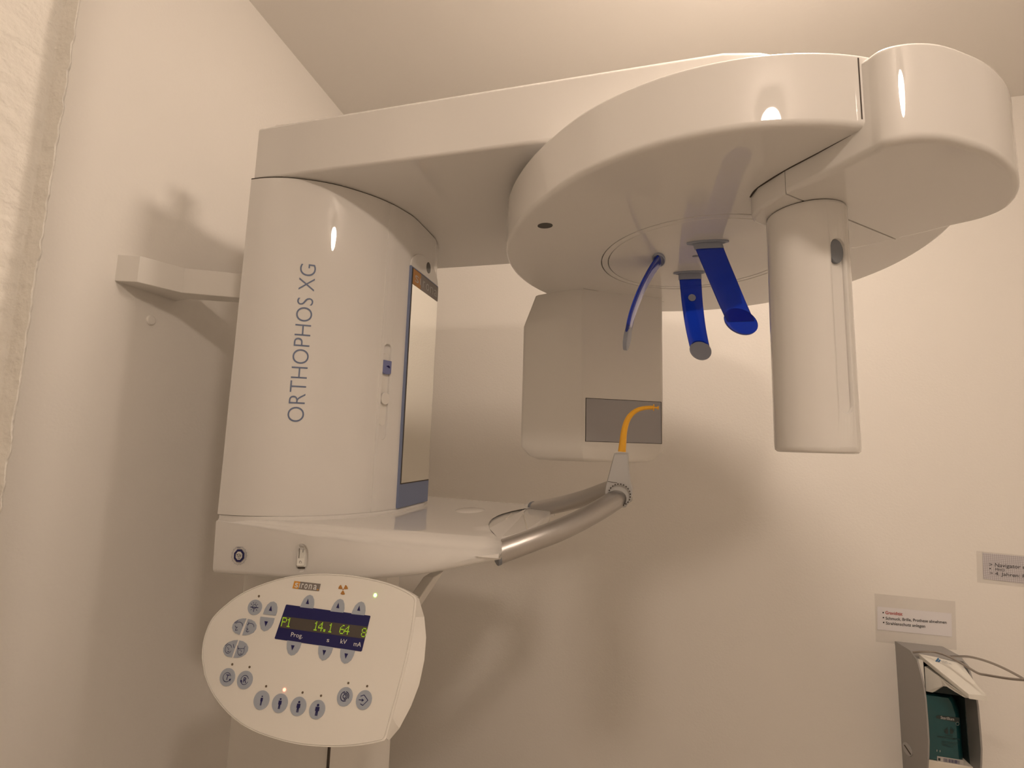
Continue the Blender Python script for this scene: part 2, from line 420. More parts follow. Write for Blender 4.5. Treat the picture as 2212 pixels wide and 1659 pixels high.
# the outline is smoothed over neighbours
rs = [rr_(a) for a in angs]
for _ in range(8): rs = [(rs[i-1]+rs[i]*2+rs[(i+1) % ND])/4 for i in range(ND)]
disc = [(DC.x+rs[i]*cos(radians(a)), DC.y+rs[i]*sin(radians(a))) for i, a in enumerate(angs)]
DB, DT = .385, .482
m = MB(); rings = fillet_rings(disc, DB, DT, .0085, .007, 6)
def circ(r, z, c=DC, n=ND): return [(c.x+r*cos(2*pi*k/n), c.y+r*sin(2*pi*k/n), z) for k in range(n)]
rings = [circ(.002, DB+.012), circ(.1925, DB+.012), circ(.1925, DB+.0006), circ(.1935, DB)] + rings
m.loft(rings, 'white'); body = m.obj('rotating_unit', X)
m = MB(); m.loft([circ(.002, DB+.0145), circ(.1905, DB+.0145), circ(.1905, DB+.001), circ(.190, DB+.0004), circ(.1785, DB+.0004), circ(.178, DB+.0012), circ(.178, DB+.013), circ(.002, DB+.013)], 'white', False, False); m.obj('headrest_ring', body)
m = MB(); m.loft([circ(.1768, DB+.012), circ(.1768, DB+.0012), circ(.176, DB+.0006), circ(.12, DB+.0016), circ(.06, DB+.0035), circ(.003, DB+.0045)], 'white', True, True); turn = m.obj('headrest_plate', body)
for (cx, cy, ra, rb_, zz, nm) in ((-.160, .803, .0135, .0105, DB, 'status_light'), (.113, 1.005, .008, .004, DB+.004, 'headrest_latch')):
    m = MB(); m.loft([[(cx+ra*cos(2*pi*k/24), cy+rb_*sin(2*pi*k/24), z) for k in range(24)] for z in (zz-.0006, zz+.003)], 'lens' if nm == 'status_light' else 'greyp'); m.obj(nm, body)['label'] = 'small dark oval in the underside'
# seams between the body panels
m = MB()
def seam_h(pts, w, z, mb, mm='gap'):
    for i in range(len(pts)-1):
        a, b = Vector(pts[i]), Vector(pts[i+1]); d = (b-a).normalized(); s_ = Vector((-d.y, d.x))*w/2
        mb.add([(a.x+s_.x, a.y+s_.y, z), (b.x+s_.x, b.y+s_.y, z), (b.x-s_.x, b.y-s_.y, z), (a.x-s_.x, a.y-s_.y, z)], [(0, 1, 2, 3)], mm)
A_ = lambda px, py, z=DB: tuple(atz(px, py, z))[:2]
seam_h([A_(1260, 623), A_(1300, 630), A_(1360, 640), A_(1435, 652)], .0012, DB-.0003, m)
m.obj('panel_seam', body, smooth=0)

# tube end of the rotating unit: deeper cover reaching past the round body
TB, TT = .351, .473
outer = [(.2635, .6155), (.272, .604), (.287, .599), (.309, .600), (.335, .608), (.367, .626), (.407, .654), (.446, .692), (.476, .732), (.497, .770), (.506, .799), (.504, .820), (.490, .840), (.462, .858), (.432, .880), (.409, .893), (.386, .908), (.357, .924)]
outs = catmull(outer, 4)
inner = [(.30, .900), (.245, .853), (.191, .805), (.172, .786), (.1655, .768), (.170, .741), (.195, .7005), (.223, .667), (.250, .632)]
split_i = (.195, .7005); split_o = outs[-1-int(len(outs)*0)]
ks = min(range(len(outs)), key=lambda k: hypot(outs[k][0]-.409, outs[k][1]-.893)); split_o = outs[ks]
endc = outs[:ks+1] + [split_i, (.223, .667), (.250, .632)]
carr = [split_i] + outs[ks:] + [(.30, .893), (.245, .850), (.191, .805), (.172, .786), (.1655, .768), (.170, .741)]
def shrink(P, d):
    N = normals2(P); return [(P[i][0]-N[i].x*d, P[i][1]-N[i].y*d) for i in range(len(P))]
m = MB(); m.loft(fillet_rings(shrink(endc, .0004), TB, TT, .009, .008, 5, {ks: .12, ks+1: .12}), 'white'); tend = m.obj('tube_end_cover', X)
m = MB(); m.loft(fillet_rings(shrink(carr, .0004), TB, DB+.01, .006, 0, 4, {0: .12, 1: .12}), 'white'); m.obj('tube_carrier', X)
m = MB()
for (px_, py_) in ((.2600, .6145),):
    pa = Vector((.2560, .6210)); nn_ = (pa-DC).normalized(); tt_ = Vector((-nn_.y, nn_.x)); pe = DC + nn_*(rs[int(round((degrees_(pa-DC) % 360)/360*ND)) % ND])
    m.loft([[(pe+nn_*a+tt_*b).to_3d()+UP*z for a, b in ((-.01, -.0008), (.0004, -.0008), (.0004, .0008), (-.01, .0008))] for z in (DB+.010, DT-.007)], 'gap')
m.obj('cover_gap', body)
m = MB(); al = [p for p in catmull([(.1655, .768), (.170, .741), (.195, .7005), (.223, .667), (.2635, .6195)], 5)]
sa_ = Vector(split_i); sb_ = Vector(split_o); sd_ = (sb_-sa_).normalized(); sn_ = Vector((-sd_.y, sd_.x))*.0005; sa_ += sd_*.004; sb_ -= sd_*.006
m = MB(); m.loft([[(p.x, p.y, z) for p in (sa_-sn_, sb_-sn_, sb_+sn_, sa_+sn_)] for z in (TB+.0015, DB+.005)], 'gap'); m.obj('cover_seam', tend)
m = MB(); a = al; m.loft([[(x-.0016, y-.0008, z) for x, y in al]+[(x+.004, y+.003, z) for x, y in reversed(al)] for z in (DB-.0004, DB+.002)], 'gap'); m.obj('step_seam', X)

# X-ray tube housing (hanging cylinder)
TC = Vector((.2404, .7735)); TR = .0520
m = MB()
def tring(r, z, n=64):
    out = []
    for k in range(n):
        a = 2*pi*k/n; ex = 1+.22*max(0, sin(a-radians(10)))**2  # a little deeper to the back
        out.append((TC.x+r*cos(a), TC.y+r*sin(a)*(ex if sin(a) > 0 else 1), z))
    return out
m.loft([tring(TR-.008, .0), tring(TR-.0035, .0008), tring(TR-.0008, .0035), tring(TR, .009), tring(TR, .3465), tring(TR-.0008, .3490), tring(TR-.0010, .3498)], 'white')
tube = m.obj('x_ray_tube_housing', X)
m = MB(); m.loft([tring(TR-.0018, .348), tring(TR-.0018, .3515)], 'gap'); m.obj('tube_seam', tube)
saz = radians(70.0); ga = None
# groove facing the viewer near its right side
def on_tube(px, py):
    d = ray(px, py); dx, dy = d.x, d.y
    a = dx*dx+dy*dy; b = -2*(dx*TC.x+dy*TC.y); c = TC.x**2+TC.y**2-TR**2
    t = (-b-math.sqrt(max(0, b*b-4*a*c)))/(2*a); return d*t
g0 = on_tube(1812, 545); gn = Vector((g0.x-TC.x, g0.y-TC.y, 0)).normalized(); gt = Vector((-gn.y, gn.x, 0))
gz0, gz1 = on_tube(1828, 895).z, on_tube(1812, 514).z
gl = on_tube(1797, 545); gr = on_tube(1827, 545); gw = (gr-gl).length/2*.96
cut(tube, pill(Vector((g0.x, g0.y, (gz0+gz1)/2)), gt, UP, gn, gw, (gz1-gz0)/2, .007, .02, 'white'))
m = MB(); kc = Vector((g0.x, g0.y, gz1-gw*1.5)) - gn*.0066
m.loft([[kc+gt*(gw*.97*cos(2*pi*k/28))+UP*(gw*1.45*sin(2*pi*k/28))+gn*h for k in range(28)] for h in (-.003, .0035)], 'greyp'); m.obj('laser_aperture', tube, bevel=.001)['label'] = 'slate grey oval light aperture'

# sensor housing
ax = Vector((-.466, .885)); fx = Vector((.885, .466)); f0 = DC + ax*.255
def fp(s_, d=0): p = f0 + fx*s_ + ax*d; return (p.x, p.y)
det = [fp(-.150, .004), fp(-.143, 0), fp(.060, 0), fp(.070, .003), fp(.0755, .011), fp(.0765, .05), fp(.070, .11), fp(.04, .13), fp(-.10, .13), fp(-.20, .13), fp(-.262, .11), fp(-.272, .090), fp(-.2685, .080), fp(-.220, .045), fp(-.175, .016)]
n0 = lambda px: ray(px, 800)
m = MB(); rings = fillet_rings(det, 0, .38, .0, 0)
def dring(ins, z):
    N = normals2(det); return [(det[i][0]-N[i].x*ins, det[i][1]-N[i].y*ins, z) for i in range(len(det))]
def dtop(k, z):
    out = []
    for x, y in det:
        s_ = (Vector((x, y))-f0).dot(fx); w_ = min(1, max(0, (-.19-s_)/.08)); q_ = Vector((x, y))+fx*.030*w_*k; out.append((q_.x, q_.y, z))
    return out
dcx = sum(p[0] for p in det)/len(det); dcy = sum(p[1] for p in det)/len(det)
def dscale(k, z): return [(dcx+(x-dcx)*k, dcy+(y-dcy)*k, z) for x, y in det]
m.loft([dscale(.60, -.037), dscale(.76, -.035), dscale(.88, -.027), dscale(.96, -.012), dring(.001, -.005), dring(0, .004), dring(0, .300), dtop(.2, .318), dtop(1, .385)], 'white2')
sens = m.obj('sensor_housing', X)
# window: recessed grey plate on the front face, found where the eye sees it
PF = Plane((*fp(0), 0), (-ax.x, -ax.y, 0))
wtl = PF.at(1265, 859.5); wtr = PF.at(1433, 868); wbl = PF.at(1265, 955); wbr = PF.at(1433, 958)
wz1 = (wtl.z+wtr.z)/2; wz0 = (wbl.z+wbr.z)/2
s0 = (Vector((wtl.x, wtl.y))-f0).dot(fx); s1 = (Vector((wtr.x, wtr.y))-f0).dot(fx); s1 = min(s1, .0665)
m = MB(); m.loft([[(*fp(s_, d_), z) for s_, d_ in ((s0, -.02), (s1, -.02), (s1, .004), (s0, .004))] for z in (wz0, wz1)], 'gap'); cut(sens, m)
m = MB(); m.loft([[(*fp(s_, d_), z) for s_, d_ in ((s0+.0022, .0008), (s1-.0022, .0008), (s1-.0022, .005), (s0+.0022, .005))] for z in (wz0+.0012, wz1-.0012)], 'window'); m.obj('sensor_window', sens, smooth=0)['label'] = 'flat grey sensor window'
m = MB(); m.box((-.181, 1.195, .0), (-.178, 1.20, .0), 'gap')

# temple and forehead supports (blue blades)
def blade(name, ctr, wdir, thick, w0, m_, parent, disc_r=None, disc_m=None, label=None, dot=None):
    ctr = catmull(ctr, 6); n = len(ctr); rings = []; wv = Vector(wdir).normalized()
    for i, p in enumerate(ctr):
        p = Vector(p); tg = (Vector(ctr[min(i+1, n-1)])-Vector(ctr[max(i-1, 0)])).normalized()
        nn = tg.cross(wv).normalized(); wloc = w0[0]+(w0[1]-w0[0])*i/(n-1)
        pts = []
        for k in range(16):
            a = 2*pi*k/16; cx = (abs(cos(a))**.4)*(1 if cos(a) > 0 else -1)*wloc/2; cy = (abs(sin(a))**.8)*(1 if sin(a) > 0 else -1)*thick/2
            pts.append(p+wv*cx+nn*cy)
        rings.append(pts)
    m = MB(); m.loft(rings, m_); o = m.obj(name, parent)
    if label: o['label'] = label
    tg = (Vector(ctr[-1])-Vector(ctr[-3])).normalized(); nn = tg.cross(wv).normalized()
    if disc_r:
        e = Vector(ctr[-1]); m = MB()
        m.loft([[e+wv*disc_r*s_*cos(2*pi*k/32)+tg*disc_r*s_*sin(2*pi*k/32)+nn*h for k in range(32)] for h, s_ in ((-thick*.55, .80), (-thick*.40, 1), (thick*.40, 1), (thick*.55, .80))], disc_m); m.obj('support_pad', o)
    if dot is not None:
        i = int(dot*(n-1)); e = Vector(ctr[i]); tg = (Vector(ctr[i+1])-Vector(ctr[i-1])).normalized(); nn = tg.cross(wv).normalized()
        m = MB(); m.loft([[e+wv*.0078*cos(2*pi*k/24)+tg*.0078*sin(2*pi*k/24)+nn*h for k in range(24)] for h in (-thick*.62, thick*.62)], 'paleblue'); m.obj('support_dot', o)
    return o
def Q(px, py, y): return tuple(aty(px, py, y))
def socket(c, ra, rb_, ang, parent):
    m = MB(); ca, sa = cos(ang), sin(ang)
    def rg(k_, z): return [(c[0]+ca*ra*k_*cos(t_)-sa*rb_*k_*sin(t_), c[1]+sa*ra*k_*cos(t_)+ca*rb_*k_*sin(t_), z) for t_ in [2*pi*k/28 for k in range(28)]]
    m.loft([rg(1.25, DB+.004), rg(1.25, DB-.0004), rg(1.1, DB-.0012), rg(1.0, DB+.0005), rg(.7, DB+.003)], 'paleblue'); m.obj('support_socket', parent)
# far temple support
far = blade('temple_support', [Q(1490, 588, 1.094), Q(1492, 615, 1.094), Q(1496, 660, 1.093), Q(1503, 710, 1.092), Q(1513, 757, 1.090)], (1, .05, 0), .006, (.047, .040), 'blue', X, .0215, 'paleblue', 'blue temple support with pale round pad, farther from the viewer', .42)
near = blade('temple_support', [Q(1528, 525, .933), Q(1542, 560, .932), Q(1563, 610, .930), Q(1582, 655, .928), Q(1600, 695, .926)], (1, .05, 0), .007, (.050, .046), 'blue', X, .0262, 'blue', 'blue temple support nearer to the viewer')
fore = blade('forehead_support', [Q(1424, 562, 1.008), Q(1405, 590, 1.008), Q(1382, 635, 1.008), Q(1364, 685, 1.008), Q(1355, 730, 1.008)], (.10, 1, 0), .009, (.055, .050), 'blue', X, .026, 'paleblue', 'curved blue forehead support seen edge on')
m = MB()
for nm, o_, pts, w_ in (('a', far, [Q(1490, 584, 1.094), Q(1490.5, 604, 1.094)], .048), ('b', near, [Q(1526, 518, .933), Q(1532, 538, .933)], .052)):
    blade('support_root', [pts[0], tuple((Vector(pts[0])+Vector(pts[1]))/2), pts[1]], (1, .05, 0), .0085, (w_, w_), 'paleblue', o_)
socket((.109, 1.094), .028, .007, .05, far); socket((.125, .933), .030, .008, .05, near); socket((.040, 1.006), .030, .010, radians(84), fore)

# wall bracket
br = [(-1.012, .700), (-.968, .715), (-.940, .790), (-.842, .843), (-.72, .912), (-.735, .945), (-.85, .885), (-.965, .835), (-1.013, .84)]
m = MB(); m.loft(fillet_rings(br, .299, .3535, .0015, .0015, 2), 'white2'); m.obj('wall_bracket', X, smooth=20)

# chin-rest carrier: long body whose end is cut to a hollow
def zbot(x):
    P = [(-.74, -.244), (-.6, -.2405), (-.46, -.232), (-.34, -.212), (-.20, -.176), (-.1, -.15)]
    for i in range(len(P)-1):
        if x <= P[i+1][0]:
            t = (x-P[i][0])/(P[i+1][0]-P[i][0]); return P[i][1]+(P[i+1][1]-P[i][1])*t
def sect(t):
    """one cross-section ring; the hollow end bends it in plan"""
    pts = []
    x_nom = -.735+t*.525
    yf = .7335 + (.010*max(0, (t-.5)/.5)**2); yb = 2*CY-yf
    r = .006+.018*min(1, t*1.4)
    zt = -.1465 - .004*t; zb = zbot(x_nom); r2 = .010
    ring = []
    def arc_(cy_, cz, r_, a0, a1, n=6):
        for k in range(n+1):
            a = radians(a0+(a1-a0)*k/n); ring.append((cy_+r_*cos(a), cz+r_*sin(a)))
    arc_(yf+r*1.6, zt-r, r, 180, 90)
    for i in range(1, len(ring)): pass
    for k in range(1, 12): ring.append((yf+r*1.6+(yb-yf-r*3.2)*k/12, zt))
    arc_(yb-r*1.6, zt-r, r, 90, 0)
    arc_(yb-r2*1.3, zb+r2, r2, 0, -90, 4)
    for k in range(1, 8): u = k/8; ring.append((yb-r2*1.3+(yf-yb+r2*2.6)*u, zb-.022*t*sin(pi*u)))
    arc_(yf+r2*1.3, zb+r2, r2, 270, 180, 4)
    ring[0] = (yf, ring[0][1])
    for y, z in ring:
        y = min(max(y, yf), yb)
        w = (y-CY)/.245
        xe = -.290+.080*min(1, abs(w))**2.0
        if z < -.165: xe = xe*1 + (.205*-1 - xe)*min(1, (-.165-z)/.02)*0
        x = -.735+(xe+.735)*t
        pts.append((x, y, z))
    return pts
m = MB(); m.loft([sect(t/14) for t in range(15)], 'white'); chin = m.obj('chin_rest_carrier', X)
m = MB(); fl = [(x+.004*(1 if x > -.6 else .5), y) for x, y in plan]
fl2 = [(x+(.010 if x > -.60 else .002), y-(.004 if y < CY else -.004)) for x, y in plan]
NP_ = normals2(plan)
def lip(d):
    out = []
    for (x, y), n_ in zip(plan, NP_):
        w_ = min(1, max(0, (x+.69)/.10)); k_ = d*w_+.002*(1-w_); out.append((x-n_.x*k_, y-n_.y*k_))
    return out
m.loft([[(x, y, z) for x, y in P_] for P_, z in ((lip(.0015), -.1405), (lip(-.001), -.1415), (lip(-.003), -.1435), (lip(-.0035), -.1475), (lip(-.003), -.152))], 'white'); m.obj('carrier_collar', chin)
m = MB(); m.loft([[(x, y, z) for x, y in shrink(plan, .001)] for z in (-.1412, -.1395)], 'gap'); m.obj('cover_gap', chin)
# shallow oval finger dish on the top, drawn as a soft mound
m = MB(); c = atz(1015, 1101, -.149)
m.loft([[(c.x+.034*k_*cos(2*pi*k/28), c.y+.055*k_*sin(2*pi*k/28), -.1507+h) for k in range(28)] for k_, h in ((1.0, 0), (.8, .0022), (.5, .0034), (.1, .0038))], 'white', cap0=False); m.obj('grip_mound', chin)
# end tray between the tubes
tray = catmull([(-.33, .80), (-.245, .79), (-.212, .815), (-.196, .90), (-.194, 1.01), (-.197, 1.12), (-.215, 1.205), (-.25, 1.235), (-.33, 1.22)], 4)
m = MB(); m.loft(fillet_rings(tray, -.176, -.1535, .010, .004, 4), 'white'); m.obj('end_tray', chin)
m = MB(); seam_h([A_(1082, 1150, -.1530), A_(1090, 1125, -.1530), A_(1105, 1108, -.1530), A_(1128, 1099, -.1530), A_(1139, 1143, -.1530)], .0015, -.1530, m, 'rim'); m.obj('tray_seam', chin, smooth=0)

# bowed tubes, joint and bite-block holder
ft = catmull([(-.2240, .782, -.1760), tuple(aty(1150, 1167, .815)), tuple(aty(1220, 1140, .858)), tuple(aty(1285, 1107, .912)), tuple(aty(1336, 1076, .972)), tuple(aty(1352, 1066, .985))], 5)
rt = catmull([tuple(aty(1153, 1101, 1.19)), tuple(aty(1205, 1091, 1.16)), tuple(aty(1260, 1077, 1.12)), tuple(aty(1310, 1060, 1.07)), tuple(aty(1340, 1050, 1.02))], 5)
m = MB(); m.tube(ft, .0182, 'silver', 28); m.obj('support_tube', chin)['label'] = 'nearer bowed aluminium tube'
m = MB(); m.tube(rt, .0182, 'silver', 28); m.obj('support_tube', chin)['label'] = 'farther bowed aluminium tube'
for P_, r_ in ((ft, .0192), (rt, .0200)):
    d_ = (Vector(P_[1])-Vector(P_[0])).normalized(); a = Vector(P_[0])
    m = MB(); m.tube([a-d_*.004, a-d_*.003, a+d_*.002, a+d_*.003], [r_*.95, r_, r_, r_*.95], 'greyp', 28); m.obj('tube_collar', chin)
    if P_ is rt: m = MB(); m.tube([a-d_*.022, a-d_*.004], [r_*.8, r_*1.02], 'white', 28); m.obj('tube_socket', chin)
# wedge shaped holder
def wedge(y, k):
    P_ = [(1327, 979), (1356, 979), (1357, 1010), (1361, 1045), (1366, 1060), (1364, 1080), (1352, 1096), (1335, 1098), (1322, 1090), (1306, 1066), (1308, 1050), (1315, 1025)]
    return [tuple(aty(px, py, y)) for px, py in P_]
wf = [Vector(p) for p in wedge(.962, 1)]
cw = sum(wf, Vector())/len(wf)
def ws(y, k): return [Vector(((p.x-cw.x)*k+cw.x, y, (p.z-cw.z)*k+cw.z)) for p in wf]
m = MB(); m.loft([ws(.962, .95), ws(.9645, 1), ws(1.035, 1.0), ws(1.038, .95)], 'silverp'); hold = m.obj('bite_block_holder', X, smooth=30)
jc = aty(1338, 1069, .9605); 
m = MB(); m.loft([[jc+Vector((r_*cos(2*pi*k/36), y_, r_*sin(2*pi*k/36))) for k in range(36)] for r_, y_ in ((.0212, .004), (.0212, -.003), (.0200, -.0035), (.0192, .002))], 'gap'); m.obj('joint_ring', hold)
m = MB()
for k in range(24):
    a = 2*pi*k/24; c0 = jc+Vector((.0205*cos(a), -.0042, .0205*sin(a)))
    m.box((c0.x-.0011, c0.y, c0.z-.0011), (c0.x+.0011, c0.y+.002, c0.z+.0011), 'silverp')
o = m.obj('joint_tooth', hold, smooth=0); 
m = MB(); PW = Plane((0, .962, 0), (0, -1, 0)); PW.stroke(m, [(1313, 1040), (1333, 1043)], .001, 'gap', .0005); m.obj('holder_seam', hold, smooth=0)

# bite block: yellow plastic, plugged into the holder
BB = thing('bite_block', 'curved yellow plastic bite block standing in the silver holder', 'bite block', tuple(aty(1343, 977, 1.0)))
path = catmull([(1343.5, 976), (1345.5, 955), (1348.5, 930), (1355, 908), (1366, 893), (1380, 884.5), (1396, 881), (1412, 880.5)], 5)
wid = [17.5+(8.6-17.5)*min(1, i/(len(path)-1)*1.15)**.8 for i in range(len(path))]
rings = []
for i, (px, py) in enumerate(path):
    a = path[max(0, i-1)]; b = path[min(len(path)-1, i+1)]
    tx, ty = b[0]-a[0], b[1]-a[1]; l = hypot(tx, ty); nx, ny = -ty/l, tx/l
    P0 = aty(px-nx*wid[i]/2, py-ny*wid[i]/2, 1.0); P1 = aty(px+nx*wid[i]/2, py+ny*wid[i]/2, 1.0)
    c_ = (P0+P1)/2; e_ = (P1-P0)/2; dy = .0045
    rings.append([c_+e_*cos(t_)*min(1.1, 1)+Vector((0, dy*sin(t_)*1.2, 0)) for t_ in [2*pi*k/14 for k in range(14)]])
m = MB(); m.loft(rings, 'yellow'); m.obj('bite_stem', BB)
m = MB(); e0_ = aty(1412, 880.5, 1.0); e1_ = aty(1423, 881, 1.0); d_ = (e1_-e0_).normalized()
m.tube([e0_-d_*.001, e0_+d_*.001], .0068, 'yellow', 16); m.tube([e0_, e1_-d_*.003], .0018, 'yellow', 12); m.tube([e1_-d_*.003, e1_], [.0028, .0040], 'yellow', 14); m.obj('bite_tip', BB)

# ------------------------------------------------------------------ details on the carrier's front: badge and rocker switch
PC = Plane((0, .7335, 0), (0, -1, 0))
cxb, cyb = 517.1, 1200.2
swc = (648, 1207)
def slant(pts, c, sh=.06): return [(c[0]+x-sh*y, c[1]+y) for x, y in pts]
sw_pts = [(18*cos(a), (33 if True else 0)*sin(a)) for a in [2*pi*k/36 for k in range(36)]]
sw_pts = [((abs(cos(a))**.8)*(1 if cos(a) > 0 else -1)*17.5, (abs(sin(a))**.85)*(1 if sin(a) > 0 else -1)*32.5) for a in [2*pi*k/36 for k in range(36)]]
m = MB(); a0_ = [PC.at(*p)+Vector((0, -.02, 0)) for p in slant(sw_pts, swc)]; cc_ = sum(a0_, Vector())/36
a1_ = [p+Vector((0, .0205, 0)) for p in a0_]; a2_ = [Vector((cc_.x+(p.x-cc_.x)*.72, p.y+.0285, cc_.z+(p.z-cc_.z)*.80)) for p in a0_]
m.loft([a0_, a1_, a2_], 'white'); cut(chin, m)
m = MB()
PS = Plane((0, .7400, 0), (0, -1, 0))
# rocker body: two tilted faces
def rk(px, py, y): return aty(px, py, y)
rl, rr2 = -9.0, 7.0
ys = [(1184.5, .7425), (1206, .7395), (1222, .7340), (1225, .7370)]
xs = lambda py: (swc[0]+3-.06*(py-1207)*1.6)
prof = [(rk(xs(py)+rl, py, y), rk(xs(py)+rr2, py, y)) for py, y in ys]
L_ = [p[0] for p in prof]; R_ = [p[1] for p in prof]
bl = [Vector((p.x, .7450, p.z)) for p in (L_[3], L_[0])]; brr = [Vector((p.x, .7450, p.z)) for p in (R_[3], R_[0])]
poly_l = L_+bl; poly_r = R_+brr
m.loft([poly_l, poly_r], 'capw'); rock = m.obj('power_switch', chin, smooth=0)
m = MB(); PR = Plane((0, .7405, 0), (0, -1, 0)); PR2 = Plane((0, .7362, 0), (0, -1, 0))
PR.stroke(m, [(655, 1187), (654.5, 1193)], .0009, 'black', .0004)
PR2.stroke(m, [(649+2.2*cos(a), 1214.5+3*sin(a)) for a in [2*pi*k/12 for k in range(13)]], .0005, 'black', .0004)
PR.stroke(m, [(647.5, 1184.5), (646.5, 1206), (641, 1224)], .0012, 'gap', .001)
PR.stroke(m, [(641, 1226), (658, 1226.5)], .0028, 'gap', .0002)
m.obj('switch_marking', chin, smooth=0)

m = MB()
oct_ = lambda rx, ry, r0=22.5: [(rx*cos(radians(r0+45*k))*1.0, ry*sin(radians(r0+45*k))) for k in range(8)]
h_ = .0006
PC.flat(m, slant(oct_(12.0, 14.8), (cxb, cyb)), 'navy', h_)
PC.flat(m, slant(oct_(7.6, 9.6), (cxb, cyb)), 'white2', h_*1.6)
PC.text(m, 'T\u00dcV', (cxb-5.6, cyb+2.6), (cxb+5.6, cyb+3.0), (.2, -6.4), 'black', h_*2.2, .02)
PC.text(m, 'SUD', (cxb-2.6, cyb+6.6), (cxb+2.8, cyb+6.8), (.1, -2.4), 'navy', h_*2.2, .02)
for k in range(44):
    a = 2*pi*k/44
    if k in (32, 33, 34): continue
    r1, r2 = (1.22, 1.33 if k % 3 else 1.40)
    PC.stroke(m, slant([(12.3*r1*cos(a), 15.0*r1*sin(a)), (12.3*r2*cos(a), 15.0*r2*sin(a))], (cxb, cyb)), .0006, 'navy', h_)
PC.text(m, '2007', (cxb-4.2, cyb-16.2), (cxb+4.2, cyb-15.9), (.2, -3.2), 'navy', h_, .01)
m.obj('inspection_badge', chin, smooth=0)['label'] = 'round navy test badge reading T\u00dcV'

# ------------------------------------------------------------------ control panel
TILT = radians(22)
PP = Plane((0, .690, -.215), (0, -cos(TILT), sin(TILT)))
Zc = lambda x, y: (420+x/3.615, 1200+y/3.615)           # reading frame of the panel
left = [(52, 800), (60, 690), (90, 580), (140, 482), (230, 392), (350, 303), (500, 232), (700, 170), (900, 143), (1100, 143), (1300, 165), (1500, 210), (1640, 266), (1725, 318)]
right = [(1735, 345), (1722, 480), (1700, 620), (1668, 780), (1632, 930), (1590, 1090), (1540, 1270), (1497, 1428)]
left = catmull(left, 3)
bott = [(1480, 1450), (1400, 1470), (1270, 1490), (1150, 1499), (1000, 1497), (850, 1484), (700, 1455), (500, 1392), (350, 1312), (220, 1195), (125, 1060), (72, 930)]
bott = catmull(bott, 3)
front = [Zc(*p) for p in left]+[Zc(*p) for p in right]+[Zc(*p) for p in bott]
back_r = [(1748, 320), (1795, 480), (1810, 640), (1795, 820), (1755, 1010), (1690, 1180), (1600, 1350), (1520, 1445)]
DEP = .030
left_n = len(left)
Fp = [PP.at(*p) for p in front]
Bp = []
for i, p in enumerate(Fp):
    if len(left) <= i < len(left)+len(right):
        b_ = PP.at(*Zc(*back_r[i-len(left)]), -DEP*.55); Bp.append(b_)
    else: Bp.append(p - PP.n*DEP*.55)
cF = sum(Fp, Vector())/len(Fp)
def shr(P_, k, h): return [cF+(p-cF)*k+PP.n*h for p in P_]
Mid = [f + (b - f)*.5 for f, b in zip(Fp, Bp)]
m = MB(); m.loft([shr(Bp, .90, -.022), shr(Bp, .985, -.006), Bp, Mid, shr(Fp, 1.0, -.0025), shr(Fp, .9975, -.0006), shr(Fp, .992, 0), shr(Fp, .984, 0), shr(Fp, .983, -.0009), shr(Fp, .981, -.0009)], 'key')
panel = m.obj('control_panel', X, smooth=20)
panel['label'] = 'white rounded control panel with display and keys'
m = MB(); m.loft([shr(Fp, .9805, -.002), shr(Fp, .9800, -.0002), shr(Fp, .979, 0)], 'key'); m.obj('keypad_foil', panel)
m = MB(); a = PP.at(700, 1330, -.03); m.loft([[Vector((x_, y_, z_)) for x_, y_ in ((-.53, .74), (-.44, .74), (-.44, .83), (-.53, .83))] for z_ in (-.33, -.20)], 'white2'); m.obj('panel_neck', panel, bevel=.004)
m = MB(); p0, p1 = aty(937, 1252, .86), aty(885, 1300, .80)
m.loft([[p0+Vector((-.02, 0, .004)), p0+Vector((.0, 0, .004)), p0+Vector((.0, .05, .004)), p0+Vector((-.02, .05, .004))], [p1+Vector((-.02, 0, -.02)), p1+Vector((.0, 0, -.02)), p1+Vector((0, .05, -.02)), p1+Vector((-.02, .05, -.02))]], 'white2'); m.obj('panel_strut', panel, bevel=.002)
KH = .0010
def keypts(pts): return [Zc(*p) for p in pts]
def oval(c, a, b, sh=.20, n=32): return [(c[0]+a*cos(t_)-sh*b*sin(t_), c[1]+b*sin(t_)+.10*a*cos(t_)) for t_ in [2*pi*k/n for k in range(n)]]
def button(pts, label, draw, name='button'):
    m = MB(); PP.poly(m, keypts(pts), 'button', -.0006, KH)
    if draw: draw(m)
    o = m.obj(name, panel, smooth=0); o['label'] = label; return o
IK = KH+.0003
def S(m, pts, w=.00075): PP.stroke(m, keypts(pts), w, 'navy', IK)
def FL(m, pts): PP.flat(m, keypts(pts), 'navy', IK)
def person(c, w, hgt):
    def d(m):
        sh = -.20
        g = lambda x, y: (c[0]+x+sh*y, c[1]+y+.10*x)
        FL(m, [g(w*.30*cos(t_), -hgt*.40+w*.34*sin(t_)) for t_ in [2*pi*k/14 for k in range(14)]])
        FL(m, [g(-w*.5, -hgt*.26), g(w*.5, -hgt*.26), g(w*.5, hgt*.10), g(w*.30, hgt*.10), g(w*.30, hgt*.5), g(w*.05, hgt*.5), g(0, hgt*.16), g(-w*.05, hgt*.5), g(-w*.30, hgt*.5), g(-w*.30, hgt*.10), g(-w*.5, hgt*.10)])
    return d
def tri(c, up=True, w=26, h=42):
    def d(m):
        s_ = 1 if up else -1
        FL(m, [(c[0]+4*s_, c[1]-h/2*s_), (c[0]-w/2-2*s_, c[1]+h/2*s_-2), (c[0]+w/2-4*s_, c[1]+h/2*s_+2)])
    return d
